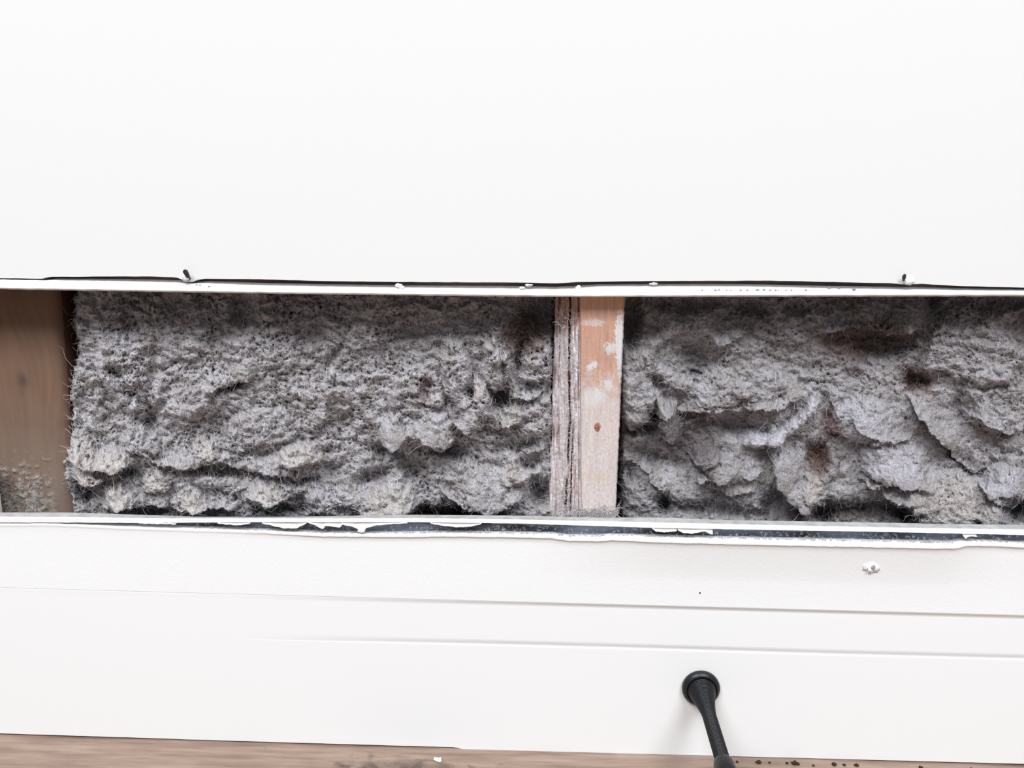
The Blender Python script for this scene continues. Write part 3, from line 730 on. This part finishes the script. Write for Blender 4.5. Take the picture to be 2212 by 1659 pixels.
dp = sstep(0.05, 0.3, fbm(X*170, Z*170, 94, 4)-0.15+0.35*sstep(960, 1090, vpx))*sstep(950, 1010, vpx)*sstep(front_edge[:, 0].max()-0.014, front_edge[:, 0].max()-0.03, X)
P[:, :, 1] -= 0.0022*dp*np.abs(fbm(X*500, Z*500, 95, 2)+0.6)
cs += (0.75*dp)[..., None]*(srgb(168, 164, 158)*(0.8+0.5*noise(X*900, Z*900, 96))[..., None]-cs)
bk = P[:, -1].copy(); bk[:, 1] = 0.0975; bk0 = P[:, 0].copy(); bk0[:, 1] = 0.0975
sd = P[:, -1].copy(); sd[:, 1] += 0.002
P = np.concatenate([P, sd[:, None], bk[:, None], bk0[:, None]], 1)
red = np.broadcast_to(srgb(84, 58, 47), (nv, 2, 3))
cs = np.concatenate([cs, red, cs[:, :1]], 1); m_ = P.shape[1]
mesh_obj('timber', local(P, lst), [grid_faces(nv, m_, close_v=True), np.arange(m_)[None, :], (np.arange(m_)[::-1]+(nv-1)*m_)[None, :]], m_stud_dark, lst, True, np.clip(cs.reshape(-1, 3), 0, 0.9))
fu = np.concatenate([rng.uniform(0, 95, 150), rng.uniform(-20, 14, 120)]); fv = np.concatenate([rng.normal(1072, 30, 150), rng.uniform(1010, 1112, 120)])
hairs('wool_dust', hit(fu, np.minimum(fv, 1112), YL-0.001), 800, 0.0045, 0.00015, srgb(190, 188, 184), lst, origin=lst.location, bias=(0.3, -0.3, -0.2))
o = sweep('drywall_edge', np.array([float(hit(-60., 1060., 0.02)[0]), float(hit(-17., 1060., 0.02)[0])]), [(np.full(2, .0135), np.full(2, -0.262)), (np.full(2, .029), np.full(2, -0.262)), (np.full(2, .029), np.full(2, -0.186)), (np.full(2, .0135), np.full(2, -0.196))], m_paper, lst)
o.location = -lst.location

# ------------------------------------------------------------------ paper fuzz on the lower panel's torn edge
xx = rng.uniform(px(420), px(2230), 900)
pz = np.stack([xx, 0*xx+rng.uniform(0.001, 0.004, 900), low_edge(xx)-0.0002], -1)
pz[:450] = np.stack([xx[:450], 0.002+0.006*rng.random(450), low_edge(xx[:450])+0.006*rng.random(450)], -1)
hairs('paper_fuzz', pz, 7000, 0.0022, 0.00011, srgb(205, 204, 202), wall, bias=(0.2, -0.3, 0.8), spread=0.6)

# ------------------------------------------------------------------ black spring door stop
YS = YK
bc = hit(1515., 1489.5, YS-0.004)
tipc = hit(1562., 1645., -0.086)
ax = tipc-bc; LEN = float(np.linalg.norm(ax)); ax /= LEN
stop = empty('door_stop', (bc[0], YS, bc[2]))
tag(stop, 'black coiled-spring door stop sticking out of the white skirting board', 'door stop')
def lathe(name, prof, axis, org, m, parent, seg=48):
    e1 = np.cross(axis, [0, 0, 1.0]); e1 /= np.linalg.norm(e1); e2 = np.cross(axis, e1)
    an = np.arange(seg)/seg*2*np.pi
    ring = np.cos(an)[:, None]*e1+np.sin(an)[:, None]*e2
    P = np.stack([np.asarray(org)+np.asarray(axis)*t+ring*r for t, r in prof], 0)
    n = len(prof)
    f = [grid_faces(n, seg, close_v=True), np.arange(seg)[::-1][None, :], (np.arange(seg)+(n-1)*seg)[None, :]]
    o = mesh_obj(name, local(P, parent), f, m, parent, True)
    o.data.set_sharp_from_angle(angle=0.9)
    return o
nrm = np.array([0, -1.0, 0])
b0 = np.array([bc[0], YS, bc[2]])
lathe('flange', [(0, 0.0150), (0.0012, 0.0159), (0.0028, 0.0160), (0.0044, 0.0154), (0.0058, 0.0141), (0.0064, 0.0128), (0.0060, 0.0122), (0.0048, 0.0120), (0.0048, 0.004)], nrm, b0, m_rubber, stop, 64)
def rad(t):                                             # flared, then a straight neck
    return 0.0054+0.0067*np.clip(1-t/0.034, 0, 1)**1.45
turns_p = 0.00135
seg = 36; T = np.arange(0.002, LEN, turns_p/seg)
an = T/turns_p*2*np.pi
e1 = np.cross(ax, [0, 0, 1.0]); e1 /= np.linalg.norm(e1); e2 = np.cross(ax, e1)
wr = 0.00070
rdir = np.cos(an)[:, None]*e1+np.sin(an)[:, None]*e2
cen = bc+ax*T[:, None]+rdir*(rad(T)-wr*0.6)[:, None]
ca = np.arange(6)/6*2*np.pi
Pc = cen[:, None]+wr*(np.cos(ca)[None, :, None]*rdir[:, None]+np.sin(ca)[None, :, None]*ax)
n = len(T)
o = mesh_obj('spring', local(Pc, stop), [grid_faces(n, 6, close_v=True), np.arange(6)[None, :], (np.arange(6)[::-1]+(n-1)*6)[None, :]], m_black, stop, True)
lathe('spring_core', [(t, float(rad(t))-0.0011) for t in np.linspace(0, LEN, 30)], ax, bc, m_rubber, stop, 32)
lathe('rubber_tip', [(LEN-0.001, 0.0052), (LEN-0.0005, 0.0062), (LEN+0.001, 0.0072), (LEN+0.004, 0.0078), (LEN+0.012, 0.0079), (LEN+0.016, 0.0070), (LEN+0.018, 0.0050)], ax, bc, m_rubber, stop, 40)

# ------------------------------------------------------------------ nails, plug and grit
def nail(pts, r, label, head=True):
    p = np.array([hit(float(u), float(v), Y) for u, v, Y in pts])
    e = empty('bent_nail', p[0]); tag(e, label, 'nail')
    V, f = rod(p, r, 10)
    mesh_obj('shank', V-p[0], f, m_nail, e, True)
    return e, p
e, p = nail([(411, 606, 0.004), (408, 601, -0.001), (404, 593, -0.004), (400, 586, -0.006), (398.5, 583, -0.0065)], [0.0011, 0.0013, 0.0018, 0.0020, 0.0010],
            'dark stubby nail poking from the slot\'s upper edge near the left stud')
blob('paint_lump', hit(401., 601., -0.002)-p[0], (0.0030, 0.0016, 0.0026), m_paper, e, 14, 0.45)
e, p = nail([(1954, 611, 0.004), (1952, 606, -0.001), (1952.5, 600, -0.003), (1954, 595, -0.004), (1955, 592, -0.0042)], [0.0006, 0.0008, 0.0014, 0.0013, 0.0005],
            'small dark nail stub at the slot\'s upper edge above the right wool')
blob('paint_lump', hit(1964., 609., -0.001)-p[0], (0.0040, 0.0014, 0.0022), m_paper, e, 15, 0.5)
# chipped plug hole in the lower panel
o = blob('plug_filler', hit(1880., 1226., -0.0022), (0.0048, 0.0016, 0.0040), m_paper, wall, 33, 0.7, 14)
o['label'] = 'chipped lump of white filler in the rough paint'
o = blob('plug_core', hit(1886., 1226., -0.0036), (0.0016, 0.0008, 0.0022), m_mark, wall, 34, 0.4, 10)
blob('dirt_speck', hit(1512., 1281., 0.0), (0.0007, 0.0003, 0.0008), m_crumb, wall, 35, 0.3, 6)

def on_floor(u, v):
    d = Fv+(u-IW/2)/FPX*Rv-(v-IH/2)/FPX*Uv
    return CAMPOS+d*((FLOOR_Z-CAMPOS[2])/d[2])
cr = [(1592, 1647, 1.6), (1637, 1645, 2.9), (1662, 1648, 1.5), (1700, 1650, 1.8), (1714, 1649, 3.4), (1722, 1652, 2.4), (1801, 1653, 2.8), (1822, 1651, 1.9), (1850, 1655, 2.4), (1986, 1656, 2.2), (1757, 1655, 1.5), (2094, 1657, 2)]
for k, (u, v, s_) in enumerate(cr):
    c = on_floor(u, v); s_ *= 0.00055
    o = blob('grit_crumb', (0, 0, s_*0.7), (s_*1.3, s_, s_*0.85), m_crumb, None, 200+k, 0.5, 7)
    o.location = (c[0], min(c[1], -0.0045-s_*0.5), FLOOR_Z+0.0001)
    tag(o, 'dark crumb of grit on the floor along the skirting, right of the door stop', 'crumb', 'dark grit crumbs along the skirting')
c = on_floor(945, 1644)
e = empty('plaster_crumb', (c[0], c[1], FLOOR_Z)); tag(e, 'white two-lobed plaster crumb on the brown floor', 'crumb')
blob('crumb_body', (0, 0, 0.0014), (0.0042, 0.0017, 0.0014), m_white_crumb, e, 300, 0.25, 10)
blob('crumb_chip', (0.0012, 0.0022, 0.0012), (0.0012, 0.0014, 0.0012), m_white_crumb, e, 301, 0.2, 8)
e.rotation_euler = (0, 0, -0.5)
